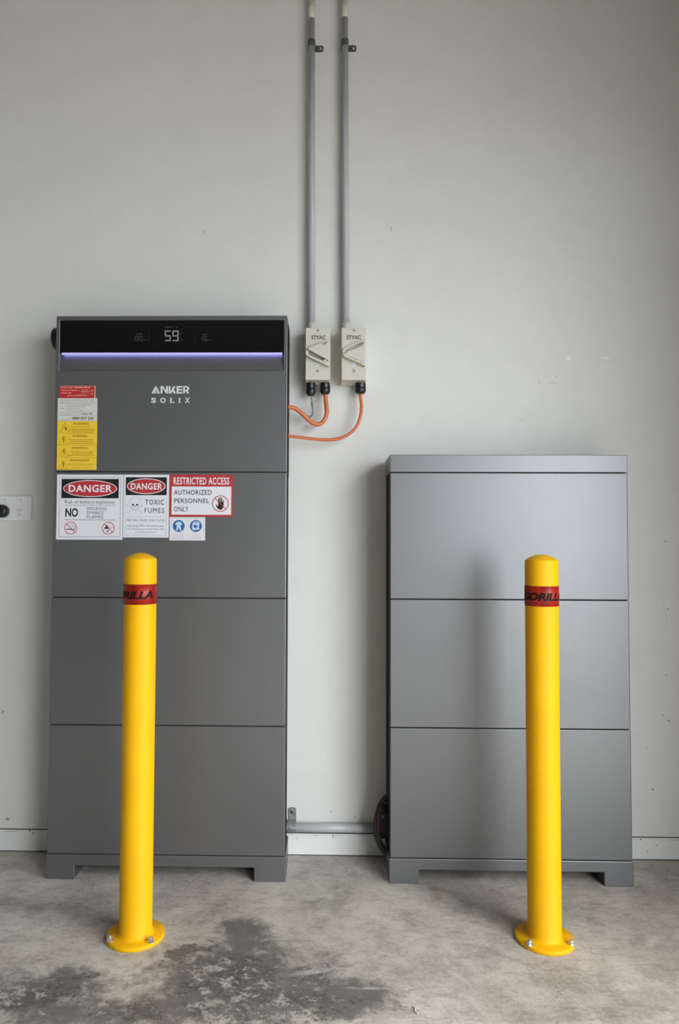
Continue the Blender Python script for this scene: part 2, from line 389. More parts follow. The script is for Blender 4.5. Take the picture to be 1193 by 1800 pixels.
# inverter module on top: frame with a recess for display, light strip and sloping ledge
ZT = 1.6016; IX = .3245; ZD1 = 1.5887; ZLED = 1.4947; ZLB = 1.4418
b = MB(); bm = b.bm; z0 = Z3 + .0007; z1 = ZT
def ringv(xr, za, zb_, y): return [bm.verts.new(p) for p in ((-xr, y, za), (xr, y, za), (xr, y, zb_), (-xr, y, zb_))]
of, inn, ob, ib = ringv(HW, z0, z1, 0), ringv(IX, ZLB, ZD1, 0), ringv(HW, z0, z1, .011), ringv(IX, ZLB, ZD1, .024)
for i in range(4):
    j = (i + 1) % 4
    b.face([of[i], of[j], inn[j], inn[i]], PAINT); b.face([of[j], of[i], ob[i], ob[j]], PAINT); b.face([inn[i], inn[j], ib[j], ib[i]], PAINT)
pm = b.build('power_module', LT, bevel=.0018, seg=3)
b = MB(); zb0, zb1 = ZLB - .001, ZD1 + .001
for (a0, a1, c0, c1) in ((-HW + .0025, HW - .0025, zb1, ZT - .003), (-HW + .0025, HW - .0025, Z3 + .003, zb0), (-HW + .0025, -IX - .001, zb0, zb1), (IX + .001, HW - .0025, zb0, zb1)): b.box(a0, a1, .0105, .0245, c0, c1, BLACKBODY)
b.box(-HW + .0005, HW - .0005, .0245, .040, Z3, ZT - .0005, BLACKBODY); b.box(-HW + .001, HW - .001, .040, DEP, Z3, ZT - .001, BLACKBODY)
b.build('module_casing', pm)
MB().prism([(-IX, ZD1), (-IX, ZLED + .001), (IX, ZLED + .001), (IX, ZD1)], .0025, .010, GLASS).build('display_glass', pm)
MB().box(-.3205, .3205, .0045, .0100, ZLED - .0055, ZLED + .0010, LED).build('light_strip', pm, bevel=.002)
MB().box(-.3185, .3185, .0110, .0150, ZLED - .0004, ZLED + .0010, LEDSRC).build('led_row', pm)
b = MB(); v = [b.bm.verts.new(p) for p in ((-IX, 0.0004, ZLB), (IX, 0.0004, ZLB), (IX, .018, ZLED - .001), (-IX, .018, ZLED - .001), (IX, .022, ZLED - .001), (-IX, .022, ZLED - .001), (-IX, .022, ZLB), (IX, .022, ZLB))]
b.face([v[0], v[1], v[2], v[3]], PAINT); b.face([v[3], v[2], v[4], v[5]], PAINT); b.face([v[5], v[4], v[7], v[6]], PAINT); b.face([v[6], v[7], v[1], v[0]], PAINT)
b.build('sloping_ledge', pm)
# display read-outs
SEG = {'0': 'abcdef', '1': 'bc', '5': 'afgcd', '9': 'abcdfg'}
def digit(b, ch, x0, x1, z0, z1, wd, y, mat):
    zm = (z0 + z1) / 2; g = wd * .3; h = wd / 2
    L = {'a': ((x0 + g, z1 - h), (x1 - g, z1 - h)), 'g': ((x0 + g, zm), (x1 - g, zm)), 'd': ((x0 + g, z0 + h), (x1 - g, z0 + h)),
         'f': ((x0 + h, zm + g), (x0 + h, z1 - g)), 'b': ((x1 - h, zm + g), (x1 - h, z1 - g)), 'e': ((x0 + h, z0 + g), (x0 + h, zm - g)), 'c': ((x1 - h, z0 + g), (x1 - h, zm - g))}
    for c in SEG[ch]: b.stroke(list(L[c]), wd, y, mat)
yd = .0022
b = MB(); digit(b, '5', -.0200, -.0020, 1.5316, 1.5630, .0038, yd, DIG); digit(b, '9', .0020, .0205, 1.5316, 1.5630, .0038, yd, DIG)
b.build('charge_readout', pm).location.z = -.0038
b = MB(); digit(b, '0', -.1065, -.0965, 1.5330, 1.5475, .0018, yd, DIGDIM); digit(b, '0', -.0935, -.0838, 1.5330, 1.5475, .0018, yd, DIGDIM)
b.text('kWh', -.081, -.070, 1.5335, 1.5375, yd, DIGDIM); b.rect(-.101, -.085, 1.5520, 1.5545, yd, DIGDIM); b.rect(-.0655, -.0648, 1.532, 1.5545, yd, DIGDIM); b.build('power_readout', pm).location.z = -.0038; b = MB()
b.rect(.0665, .0672, 1.532, 1.5545, yd, DIGDIM)
digit(b, '1', .0830, .0895, 1.5320, 1.5465, .0018, yd, DIGDIM); digit(b, '5', .0925, .1020, 1.5320, 1.5465, .0018, yd, DIGDIM)
b.text('kW', .1035, .1140, 1.5325, 1.5365, yd, DIGDIM); b.rect(.0900, .1010, 1.5500, 1.5525, yd, DIGDIM); b.build('power_readout', pm).location.z = -.0038; b = MB()
b.rect(-.0200, .0030, 1.5715, 1.5735, yd, DIGDIM); b.rect(.0120, .0180, 1.5715, 1.5735, yd, DIGDIM); b.text('%', .0255, .0315, 1.5340, 1.5400, yd, DIGDIM); b.rect(.0255, .0300, 1.5520, 1.5550, yd, DIGDIM)
b.build('readout_caption', pm).location.z = -.0038
# maker's lettering
def logo():
    b = MB(); y = -.0006; z0, z1 = 1.3790, 1.4005; X = -.0558; sc = .1105 / 930          # traced in a 930 x 200 letter grid
    def P(px, pz): return (X + px * sc, z0 + pz * (z1 - z0) / 200)
    wd = .0058
    b.flat([P(0, 0), P(55, 0), P(130, 150), P(205, 0), P(150, 0)], y, LOGO) if False else None
    b.flat([P(0, 0), P(58, 0), P(138, 165), P(110, 200), P(90, 190)], y, LOGO); b.flat([P(155, 0), P(208, 0), P(128, 190), P(110, 200), P(95, 165)], y, LOGO)
    b.flat([P(70, 40), P(88, 20), P(78, -22), P(125, 20), P(110, 42), P(120, 70)], y, LOGO)
    b.flat([P(222, 0), P(268, 0), P(268, 200), P(222, 195)], y, LOGO); b.flat([P(355, 0), P(400, 0), P(400, 200), P(355, 200)], y, LOGO); b.flat([P(240, 200), P(280, 200), P(400, 0), P(355, 0)], y - .0001, LOGO)
    b.flat([P(418, 0), P(462, 0), P(462, 200), P(418, 200)], y, LOGO); b.flat([P(440, 0), P(480, 0), P(590, 195), P(535, 195)], y - .0001, LOGO); b.flat([P(500, 75), P(535, 130), P(600, 0), P(545, 0)], y - .0002, LOGO)
    b.flat([P(610, 0), P(655, 0), P(655, 200), P(610, 195)], y, LOGO)
    for q in (0, 80, 160): b.flat([P(630, q), P(750, q), P(750, q + 40), P(630, q + 40)], y - .0001, LOGO)
    b.flat([P(770, 0), P(812, 0), P(812, 200), P(770, 200)], y, LOGO); b.flat([P(780, 160), P(860, 160), P(880, 185), P(850, 200), P(780, 200)], y - .0001, LOGO)
    b.flat([P(880, 185), P(860, 160), P(875, 120), P(915, 110), P(920, 150), P(905, 180)], y - .0001, LOGO); b.flat([P(780, 60), P(860, 60), P(905, 85), P(915, 115), P(875, 118), P(850, 98), P(780, 98)], y - .0001, LOGO)
    b.flat([P(820, 75), P(865, 80), P(930, 0), P(875, 0)], y - .0002, LOGO)
    zz0, zz1 = 1.3515, 1.3668
    for ch, a, c in (('S', -.0565, -.0420), ('O', -.0303, -.0140), ('L', -.0015, .0108), ('I', .0238, .0278), ('X', .0415, .0552)):
        b.text(ch, a, c, zz0, zz1, y, LOGO, bold=.035 if ch != 'I' else .02)
    o = b.build('logo_lettering', pm); o.location.z = -.0038; return tag(o, 'pale silver lettering')
logo()
# round isolator knob on the hidden left flank
kb = MB(); kb.lathe([(.030, 0), (.030, .012), (.033, .014), (.033, .032), (.028, .037), (.0, .037)], GLAND, n=32, axis='-X', at=(-HW + .002, .075, 1.5555))
tag(kb.build('rotary_knob', pm), 'black knob on left side')

# ---- labels and signs stuck on the tower (parts, every print a sub-part)
def board(name, x0, x1, z0, z1, mat, label, y=-.0004, th=.0006, rad=.0):
    if rad:
        pts = []
        for (cx_, cz_, a0) in ((x1 - rad, z0 + rad, -90), (x1 - rad, z1 - rad, 0), (x0 + rad, z1 - rad, 90), (x0 + rad, z0 + rad, 180)):
            for k in range(6): a = math.radians(a0 + 18 * k); pts.append((cx_ + rad * math.cos(a), cz_ + rad * math.sin(a)))
        o = MB().prism(pts, y - th, -.00005, mat).build(name, LT)
    else: o = MB().box(x0, x1, y - th, -.00005, z0, z1, mat).build(name, LT)
    o.location = (-.0013, 0, -.0038)
    return tag(o, label), y - th - .00025
def words(b, x0, x1, z, h, y, mat, rnd, lens=(1, 2, 3, 2, 4)):     # rows of print too small to read
    x = x0
    while x < x1:
        L = rnd.choice(lens) * h * .8; e = min(x + L, x1); b.rect(x, e, z, z + h, y, mat); x = e + h * .55
rnd = random.Random(7)
# red emergency label
o, y = board('emergency_label', -.3214, -.2165, 1.362, 1.4008, LRED, 'small red label with pale print above the white one')
b = MB(); 
words(b, -.3175, -.283, 1.3940, .0026, y, PINK, rnd); words(b, -.2795, -.232, 1.3945, .0032, y, PINK, rnd); words(b, -.3170, -.2665, 1.3865, .0026, y, PINK, rnd); words(b, -.317, -.285, 1.3790, .0026, y, PINK, rnd)
words(b, -.298, -.240, 1.3715, .0026, y, PINK, rnd)
words(b, -.256, -.236, 1.3875, .0022, y, PINK, rnd); words(b, -.257, -.238, 1.3820, .0022, y, PINK, rnd)
b.rect(-.265, -.225, 1.3840, 1.3846, y, PINK); b.rect(-.264, -.225, 1.3765, 1.3771, y, PINK); b.rect(-.2190, -.2168, 1.362, 1.4005, y, CREAMW); b.rect(-.3212, -.2168, 1.3995, 1.4006, y, PINK)
b.rect(-.2265, -.2235, 1.3850, 1.3885, y, PINK); b.rect(-.2265, -.2235, 1.3775, 1.3805, y, PINK)
b.build('lettering', o)
# white shutdown label
o, y = board('shutdown_label', -.3253, -.2105, 1.2990, 1.3652, CREAMW, 'white label with black handwritten phone number', y=-.0006)
b = MB(); b.text('SHUTDOWN PROCEDURE', -.318, -.219, 1.3565, 1.3612, y, LGREYP)
for k, (a, c) in enumerate(((-.300, -.215), (-.300, -.226), (-.300, -.244), (-.300, -.259), (-.300, -.250), (-.300, -.224))):
    words(b, a, c, 1.3510 - k * .0058, .0017, y, LGREYP, rnd)
for k in (0, 3, 5): words(b, -.320, -.305, 1.3510 - k * .0058, .0018, y, LGREYP, rnd)
words(b, -.320, -.259, 1.3155, .0017, y, LGREYP, rnd); words(b, -.320, -.288, 1.3015, .0015, y, LGREYP, rnd); b.rect(-.256, -.214, 1.3135, 1.3139, y, LGREYP)
b.build('lettering', o)
b = MB(); b.text('1800 527 220', -.282, -.2205, 1.3028, 1.3108, y, BLACK, bold=.02)
sc = [(-.2565, 1.3175), (-.254, 1.3195), (-.252, 1.3170), (-.2500, 1.3200), (-.248, 1.3172), (-.2455, 1.3198), (-.243, 1.3172), (-.2405, 1.3200), (-.2385, 1.3172), (-.2355, 1.3172), (-.2330, 1.3205)]
b.stroke(sc, .0012, y, BLACK); b.stroke([(-.2295, 1.3170), (-.2285, 1.3215)], .0013, y, BLACK); b.stroke([(-.2250, 1.3212), (-.2285, 1.3190), (-.2250, 1.3168)], .0012, y, BLACK)
b.build('handwriting', o)
# four yellow warnings
def triangle(b, cx_, z0, h, wd, y, mat, t=.0011):
    P = [(cx_ - wd / 2, z0), (cx_ + wd / 2, z0), (cx_, z0 + h)]; b.stroke(P + [P[0]], t, y, mat)
def bolt_sign(b, cx_, z0, h, y, mat):
    b.flat([(cx_ - .0012, z0 + h * .80), (cx_ + .0018, z0 + h * .80), (cx_ + .0002, z0 + h * .55), (cx_ - .0030, z0 + h * .50)], y, mat)
    b.flat([(cx_ - .0030, z0 + h * .50), (cx_ + .0025, z0 + h * .56), (cx_ + .0012, z0 + h * .30), (cx_ - .0005, z0 + h * .32), (cx_, z0 + h * .46)], y - .00005, mat)
    b.flat([(cx_ - .0012, z0 + h * .32), (cx_ + .0030, z0 + h * .32), (cx_ + .0010, z0 + h * .12)], y - .0001, mat)
yz = [1.2988, 1.2637, 1.2290, 1.1936, 1.1577]; hd = [(-.2795, -.2340, 0), (-.2810, -.2380, 0), (-.2830, -.2360, 0), (-.2870, -.2320, 0)]
lab = ['topmost yellow warning label, burst symbol in its triangle', 'second yellow warning label from the top', 'third yellow warning label from the top', 'lowest yellow warning label, DO NOT DISCONNECT UNDER LOAD']
for k in range(4):
    za, zb_ = yz[k], yz[k + 1]
    o, y = board('warning_label', -.3250, -.2100, zb_ + .0003, za - .0003, YEL, lab[k])
    b = MB(); tz = zb_ + (.0035 if k else .0040); th = .0245 if k else .0270; cxx = (-.3030, -.3065, -.3045, -.3060)[k]
    triangle(b, cxx, tz, th, .026 if k else .029, y, LBRN)
    if k: bolt_sign(b, cxx, tz, th, y, BRN)
    else:
        b.flat([(cxx - .001, tz + .017), (cxx + .003, tz + .013), (cxx + .006, tz + .005), (cxx + .0025, tz + .004), (cxx + .001, tz + .010)], y, BLACK)
        b.stroke([(cxx - .005, tz + .010), (cxx - .002, tz + .008)], .0015, y, BRN); b.stroke([(cxx - .004, tz + .014), (cxx - .001, tz + .012)], .0013, y, BRN)
    b.build('pictogram', o)
    b = MB(); h = .0068; zt = za - .0045 - h
    b.text('WARNING', hd[k][0], hd[k][1], zt + (.001 if k == 0 else 0), zt + h, y, BRN, bold=.014, space=1.2)
    if k == 3:
        b.text('DO NOT DISCONNECT', -.2930, -.2160, zt - .0115, zt - .0062, y, LBRN, space=1.1); b.text('UNDER LOAD', -.2800, -.2325, zt - .0205, zt - .0153, y, LBRN, space=1.1)
    elif k == 0:
        b.text('ARC FLASH HAZARD', -.2855, -.2270, zt - .0075, zt - .0030, y, LBRN, space=1.05)
        for q in range(3): words(b, (-.289, -.287, -.284)[q], (-.2165, -.218, -.222)[q], zt - .0130 - q * .0045, .0019, y, LBRN, rnd)
    else:
        for q in range(3): words(b, (-.2920, -.2890, -.2920)[q] + (.006 if k == 2 and q < 2 else 0), (-.2190, -.2220, -.2160)[q], zt - .0085 - q * .0052, .0022, y, LBRN, rnd)
    b.build('lettering', o)
# DANGER: risk of battery explosion
def ban(b, cx_, cz_, r, y, mat, t=.0018):
    b.ring(cx_, cz_, r, r - t, y, mat); d = (r - t * .5) * .707; b.stroke([(cx_ - d, cz_ + d), (cx_ + d, cz_ - d)], t, y - .0002, mat)
def danger_head(o, x0, x1, z0, z1, y, tx0, tx1, tz0, tz1):
    b = MB(); cx_ = (x0 + x1) / 2; cz_ = (z0 + z1) / 2; rx, rz = (x1 - x0) * .47, (z1 - z0) * .44
    b.rect(x0, x1, z0, z1, y, BLACK); b.ell(cx_, cz_, rx, rz, y - .0001, WHITE, 64); b.ell(cx_, cz_, rx - .0022, rz - .0022, y - .0002, RED, 64)
    b.text('DANGER', tx0, tx1, tz0, tz1, y - .0004, WHITE, bold=.028, space=1.1); b.build('danger_heading', o)
X0, X1, ZA, ZB_ = -.3232, -.1325, .9577, 1.1444
o, y = board('explosion_danger_sign', X0, X1, ZA, ZB_, WHITE, 'square DANGER sign, risk of battery explosion')
sx_ = (X1 - X0) / 1090; sz_ = (ZB_ - ZA) / 1095
def g(px, pz): return (X0 + (px - 55) * sx_, ZB_ - (pz - 38) * sz_)
def gt(b, t, px0, px1, pt, pb, y, mat, **k): b.text(t, g(px0, 0)[0], g(px1, 0)[0], g(0, pb)[1], g(0, pt)[1], y, mat, **k)
danger_head(o, g(132, 0)[0], g(1075, 0)[0], g(0, 437)[1], g(0, 112)[1], y, g(250, 0)[0], g(965, 0)[0], g(0, 335)[1], g(0, 210)[1])
b = MB(); P4 = [g(102, 85), g(1105, 85), g(1105, 1085), g(102, 1085)]; b.stroke(P4 + [P4[0]], .0009, y, GREYP)
gt(b, 'Risk of battery explosion', 192, 1005, 468, 545, y, PRINTD, space=1.08); b.rect(g(192, 0)[0], g(1015, 0)[0], g(0, 558)[1], g(0, 552)[1], y, GREYP); b.rect(g(192, 0)[0], g(1015, 0)[0], g(0, 804)[1], g(0, 797)[1], y, GREYP)
gt(b, 'NO', 203, 412, 605, 752, y, BLACK, bold=.03); gt(b, 'SMOKING', 555, 877, 585, 637, y, PRINTD, space=1.1); gt(b, 'SPARKS', 555, 825, 655, 705, y, PRINTD, space=1.1); gt(b, 'FLAMES', 555, 825, 725, 776, y, PRINTD, space=1.1)
b.build('lettering', o)
b = MB(); c = g(296, 940); b.rect(*sorted((g(225, 0)[0], g(330, 0)[0])), g(0, 968)[1], g(0, 952)[1], y, BLACK); b.rect(g(335, 0)[0], g(365, 0)[0], g(0, 968)[1], g(0, 952)[1], y, GREYP)
b.stroke([g(350, 945), g(352, 915), g(325, 910), g(318, 880), g(300, 872)], .0009, y, GREYP); b.stroke([g(365, 945), g(368, 905), g(345, 895)], .0009, y, GREYP); ban(b, c[0], c[1], 103 * sx_, y - .0002, RED)
b.build('no_smoking_pictogram', o)
b = MB(); c = g(913, 938); b.flat([g(*q) for q in ((860, 960), (850, 935), (875, 905), (885, 875), (905, 910), (925, 925), (905, 960), (885, 945))], y, BLACK); b.flat([g(*q) for q in ((878, 1000), (905, 975), (930, 985), (890, 1006))], y, BLACK)
b.stroke([g(920, 960), g(995, 915)], .001, y, GREYP); ban(b, c[0], c[1], 103 * sx_, y - .0002, RED); b.build('no_flame_pictogram', o)
# DANGER: toxic fumes
X0, X1, ZA, ZB_ = -.1310, .0000, .9645, 1.1444
o, y = board('toxic_danger_sign', X0, X1, ZA, ZB_, WHITE, 'narrow DANGER sign with skull, toxic fumes')
sx_ = (X1 - X0) / 1070; sz_ = (ZB_ - ZA) / 1465
def g(px, pz): return (X0 + (px - 55) * sx_, ZB_ - (pz - 52) * sz_)
danger_head(o, g(107, 0)[0], g(1070, 0)[0], g(0, 530)[1], g(0, 112)[1], y, g(225, 0)[0], g(965, 0)[0], g(0, 402)[1], g(0, 248)[1])
b = MB(); P4 = [g(100, 540), g(100, 1465), g(1070, 1465), g(1070, 540)]; b.stroke(P4, .0007, y, LGREYP)
gt(b, 'TOXIC', 570, 1008, 632, 752, y, BLACK, bold=.008, space=1.25); gt(b, 'FUMES', 560, 1016, 828, 942, y, BLACK, bold=.0, space=1.25); b.rect(g(145, 0)[0], g(1030, 0)[0], g(0, 1034)[1], g(0, 1028)[1], y, LGREYP)
gt(b, 'FIRE WILL CAUSE TOXIC FUMES', 140, 1030, 1092, 1136, y, PRINTD)
gt(b, 'Appropriate PPE requirements apply', 145, 1022, 1225, 1275, y, GREYP); gt(b, 'for entering the room/working with', 160, 1012, 1300, 1345, y, GREYP); gt(b, 'the battery systems', 348, 822, 1372, 1412, y, GREYP)
b.build('lettering', o)
b = MB(); c = g(335, 690); b.ring(c[0], c[1], .0155, .0150, y, LGREYP)
for (a, q) in (((160, 780), (490, 920)), ((185, 915), (510, 770))):
    b.stroke([g(*a), g(*q)], .0024, y, LGREYP); b.stroke([g(*a), g(*q)], .0016, y - .0001, WHITE)
for q in ((160, 770), (175, 920), (500, 775), (480, 925)): cc = g(*q); b.ring(cc[0], cc[1], .0036, .0031, y, LGREYP, 16)
b.ell(c[0], c[1], .0150, .0128, y - .0002, WHITE); b.flat([g(*q) for q in ((255, 770), (285, 850), (335, 875), (390, 850), (420, 770))], y - .0002, WHITE)
b.stroke([g(240, 810), g(285, 862), g(335, 880), g(385, 862), g(430, 810)], .0010, y - .0003, GREYP)
b.ell(*g(285, 755), .0032, .0028, y - .0003, BLACK); b.ell(*g(382, 755), .0032, .0028, y - .0003, BLACK); b.flat([g(*q) for q in ((315, 812), (355, 812), (335, 782))], y - .0003, GREYP)
b.build('skull_pictogram', o)
# restricted access
X0, X1, ZA, ZB_ = .0010, .1832, 1.0244, 1.1450
o, y = board('restricted_access_sign', X0, X1, ZA, ZB_, RED, 'red bordered RESTRICTED ACCESS sign', rad=.004)
sx_ = (X1 - X0) / 1105; sz_ = (ZB_ - ZA) / 742
def g(px, pz): return (X0 + (px - 22) * sx_, ZB_ - (pz - 38) * sz_)
MB().rect(g(62, 0)[0], g(1098, 0)[0], g(0, 745)[1], g(0, 248)[1], y + .0001, WHITE).build('white_field', o)
b = MB(); gt(b, 'RESTRICTED ACCESS', 90, 1062, 85, 215, y, WHITE, bold=.022, space=1.08)
gt(b, 'AUTHORIZED', 100, 758, 308, 395, y, BLACK, bold=.008, space=1.1); gt(b, 'PERSONNEL', 108, 715, 458, 540, y, BLACK, bold=.008, space=1.1); gt(b, 'ONLY', 105, 355, 602, 688, y, BLACK, bold=.008, space=1.1)
b.build('lettering', o)
b = MB(); c = g(910, 548)
b.flat([g(*q) for q in ((830, 565), (843, 562), (872, 600), (872, 520), (965, 520), (968, 570), (955, 630), (925, 655), (890, 652), (862, 635), (845, 605))][::-1], y, BLACK)
for (p, q) in (((880, 525), (880, 452)), ((904, 525), (906, 440)), ((928, 525), (932, 450)), ((952, 560), (962, 490))): b.stroke([g(*p), g(*q)], .0030, y - .00005, BLACK)
ban(b, c[0], c[1], 143 * sx_, y - .0002, RED, t=.0022); b.build('hand_pictogram', o)
# small blue PPE sign
X0, X1, ZA, ZB_ = .0025, .1044, .9566, 1.0232
o, y = board('protective_gear_sign', X0, X1, ZA, ZB_, WHITE, 'small white sign with two blue round symbols')
sx_ = (X1 - X0) / 620; sz_ = (ZB_ - ZA) / 400
def g(px, pz): return (X0 + (px - 35) * sx_, ZB_ - (pz - 788) * sz_)
b = MB(); r = 104 * sx_; b.ell(*g(195, 940), r, r, y, BLUE)
b.flat([g(*q) for q in ((165, 870), (228, 870), (258, 905), (246, 925), (225, 915), (243, 1020), (213, 1020), (196, 955), (176, 1020), (146, 1020), (166, 915), (145, 925), (133, 905))][::-1], y - .0002, LBLUE)
b.build('protective_suit_pictogram', o)
b = MB(); b.ell(*g(494, 940), r, r, y, BLUE); b.flat([g(*q) for q in ((440, 880), (470, 860), (530, 862), (560, 885), (548, 960), (560, 1000), (440, 1010), (425, 960))][::-1], y - .0002, LBLUE)
b.flat([g(*q) for q in ((455, 925), (520, 925), (515, 970), (460, 970))][::-1], y - .0004, BLUE); b.flat([g(*q) for q in ((465, 878), (520, 878), (520, 888), (465, 888))][::-1], y - .0004, BLUE)
b.build('face_mask_pictogram', o)
b = MB()
for a, c in ((110, 280), (405, 585)):
    words(b, g(a, 0)[0], g(c, 0)[0], g(0, 1085)[1], .0012, y, PINK, rnd); words(b, g(a, 0)[0], g(c, 0)[0], g(0, 1115)[1], .0010, y, LGREYP, rnd); words(b, g(a - 20, 0)[0], g(c + 10, 0)[0], g(0, 1145)[1], .0010, y, LGREYP, rnd)
for a, c in ((65, 325), (365, 625)): Q = [g(a, 810), g(c, 810), g(c, 1165), g(a, 1165)]; b.stroke(Q + [Q[0]], .0004, y, LGREYP)
b.build('lettering', o)

# right tower
RT = thing('battery_tower', (.4152, -.1735, 0), 'shorter grey battery storage tower of three plain modules, right of the pipes', 'battery cabinet', .0013)
plinth(RT, -.2545, .2572)
for k in range(3): module(RT, ZB + k * HM, ZB + (k + 1) * HM)
o = MB().box(-HW - .0005, HW + .0005, 0, .011, Z3 + .0007, 1.1998, PAINT).build('top_cap', RT, bevel=.0018, seg=3)
b = MB(); b.box(-HW + .002, HW - .002, .011, .0135, Z3 + .003, 1.1973, BLACKBODY); b.box(-HW - .0003, HW + .0003, .0135, DEP + .002, Z3, 1.1993, PAINT); b.build('cap_body', o, bevel=.002)

# ------------------------------------------------------------------ bollards
def bollard(x, y, rz, t0, t1, label, bolts):
    t = thing('bollard', (x, y, 0), label, 'bollard', rz, 'yellow bollards guarding the battery towers')
    R = .0393; H = .9225
    prof = [(R, .009)]
    prof = [(R + .012, .0095), (R + .006, .0105), (R + .0025, .0135), (R, .019), (R, .40), (R, H - .0195)]
    for k in range(1, 9): a = k / 8 * PI / 2 * .72; prof.append((R - .0075 * (1 - math.cos(a)), H - .0185 + .0075 * math.sin(a)))
    rs, hs = prof[-1]
    for k in range(1, 11): q = k / 10; prof.append((rs * (1 - q) + .0004 * q, hs + (H - hs) * (1 - (1 - q) ** 2.0)))
    MB().lathe(prof, YPC, n=72, cap=False).build('post', t)
    rp = .0685
    MB().lathe([(rp - .001, 0), (rp, .001), (rp, .0088), (rp - .0012, .010), (.03, .0101)], YPC, n=96).build('base_plate', t)
    for (bx, by) in bolts:
        b = MB(); b.lathe([(.0088, .0100), (.0088, .0116)], ZINC, n=24, at=(bx, by, 0), smooth=False)
        b.lathe([(.0066, .0116), (.0066, .0185), (.0058, .0192)], ZINC, n=6, at=(bx, by, 0), smooth=False); b.lathe([(.0038, .0190), (.0038, .0222), (.0030, .0228)], ZINC, n=16, at=(bx, by, 0), smooth=False)
        b.build('bolt', t)
    z0, z1 = .7985, .8470
    b = MB(); b.lathe([(R + .0002, z0), (R + .0010, z0 + .0002), (R + .0010, z1 - .0002), (R + .0002, z1)], TAPE, n=96, cap=False)
    b.lathe([(R + .0005, z0 - .0012), (R + .0014, z0 - .001), (R + .0014, z1 - .0015), (R + .0005, z1 - .0013)], TAPE, n=96, cap=False) if False else None
    tp = b.build('tape_band', t); tag(tp, 'red tape with black print')
    b = MB(); b.text('GORILLA', t0, t1, z0 + .0135, z1 - .0155, 0, INK, bold=.045, shear=.22, wrap=R + .0013, space=.95); b.build('lettering', tp)
    return t
bollard(-.5570, -.4581, 0, math.radians(-118), math.radians(63), 'yellow steel bollard with red tape in front of the tall signed tower', [(-.052, -.036), (.045, -.039), (.004, .056)])
bollard(.4248, -.4436, 0, math.radians(-92), math.radians(76), 'yellow steel bollard with red tape in front of the plain shorter tower', [(-.047, -.041), (.052, -.036), (-.002, .056)])

# ------------------------------------------------------------------ conduits on the wall
def saddle(parent, x, yc, z, r, side=1):
    b = MB(); n = 20; t = .0012; hh = .0105
    fr = [(-math.sin(a) if False else math.cos(a), -math.sin(a)) for a in [PI * k / n for k in range(n + 1)]]
    ri, ro = r + .0002, r + .0002 + t
    vv = []
    for (c, s_) in fr: vv.append([b.bm.verts.new((x + q * c, yc + q * s_, z + dz)) for q, dz in ((ri, -hh), (ro, -hh), (ro, hh), (ri, hh))])
    for a, c in zip(vv, vv[1:]):
        for i in range(4): j = (i + 1) % 4; b.face([a[i], a[j], c[j], c[i]], DCLIP if side > 0 else GALV)
    b.box(x - ro, x - ri, yc, -.0003, z - hh, z + hh, DCLIP)
    b.box(x + ri, x + ro, yc, -.0003, z - hh, z + hh, DCLIP)
    x1 = x + ro + .026; pts = [(x + ri, z - hh), (x1 - .006, z - hh)] + [(x1 - .006 + .006 * math.cos(a), z + hh * math.sin(a)) for a in [(-PI / 2 + PI * k / 10) for k in range(1, 10)]] + [(x1 - .006, z + hh), (x + ri, z + hh)]
    b.prism(pts, -.0018, -.0002, DCLIP)
    o = b.build('pipe_clip', parent); tag(o, 'dark clip with tab')
    MB().lathe([(.0048, 0), (.0045, .0018), (.002, .003)], ZINC, n=16, axis='Y', at=(x + ro + .016, -.0018, z)).build('screw', o)
def conduit(x0, x1, zt, label):
    yc = -.0245
    t = thing('conduit', (0, 0, 0), label, 'conduit', 0, 'grey conduits rising up the wall')
    b = MB(); sl = (x0, x1)
    def lx(z): return x0 + (x1 - x0) * (z - 1.62) / (2.6 - 1.62)
    def cyl(b, r, za, zb_, mat, n=32):
        rings = [[b.bm.verts.new((lx(z) + r * math.cos(2 * PI * i / n), yc + r * math.sin(2 * PI * i / n), z)) for i in range(n)] for z in (za, zb_)]
        for i in range(n): j = (i + 1) % n; b.face([rings[0][i], rings[0][j], rings[1][j], rings[1][i]], mat, True)
        b.face(rings[0][::-1], mat); b.face(rings[1], mat)
    cyl(b, .0106, 1.625, zt, PVC); b.build('lower_pipe', t)
    b = MB(); cyl(b, .0101, zt - .01, zt + .068, CREAM); tag(b.build('pipe_coupling', t), 'cream section between the grey pipes')
    b = MB(); cyl(b, .0108, zt + .058, ZC, PVC); b.build('upper_pipe', t)
    b = MB(); cyl(b, .0112, 1.600, 1.627, CREAM); tag(b.build('adaptor', t), 'cream adaptor ring')
    saddle(t, lx(2.512), yc, 2.512, .0104)
    return t
conduit(-.1470, -.1518, 2.5905, 'grey vertical conduit on the wall, the left one of two')
conduit(-.0408, -.0478, 2.5925, 'grey vertical conduit on the wall, the right one of two')
t = thing('conduit', (0, 0, 0), 'grey horizontal conduit just above the floor between the two towers', 'conduit')
MB().lathe([(.0128, -.30), (.0128, .075)], PVC, n=32, axis='X', at=(0, -.0185, .0897)).build('pipe', t)
b = MB(); n = 20; xc = -.2005; hw = .0118; ri, ro = .0130, .0145; vv = []
for k in range(n + 1):
    a = PI * k / n; vv.append([b.bm.verts.new((xc + dx, -.0185 - q * math.sin(a), .0897 + q * math.cos(a))) for q, dx in ((ri, -hw), (ro, -hw), (ro, hw), (ri, hw))])
for a, c in zip(vv, vv[1:]):
    for i in range(4): j = (i + 1) % 4; b.face([a[i], a[j], c[j], c[i]], GALV)
b.box(xc - hw, xc + hw, -.0185, -.0046, .1055, .107, GALV); b.box(xc - hw, xc + hw, -.0185, -.0046, .078, .0795, GALV)
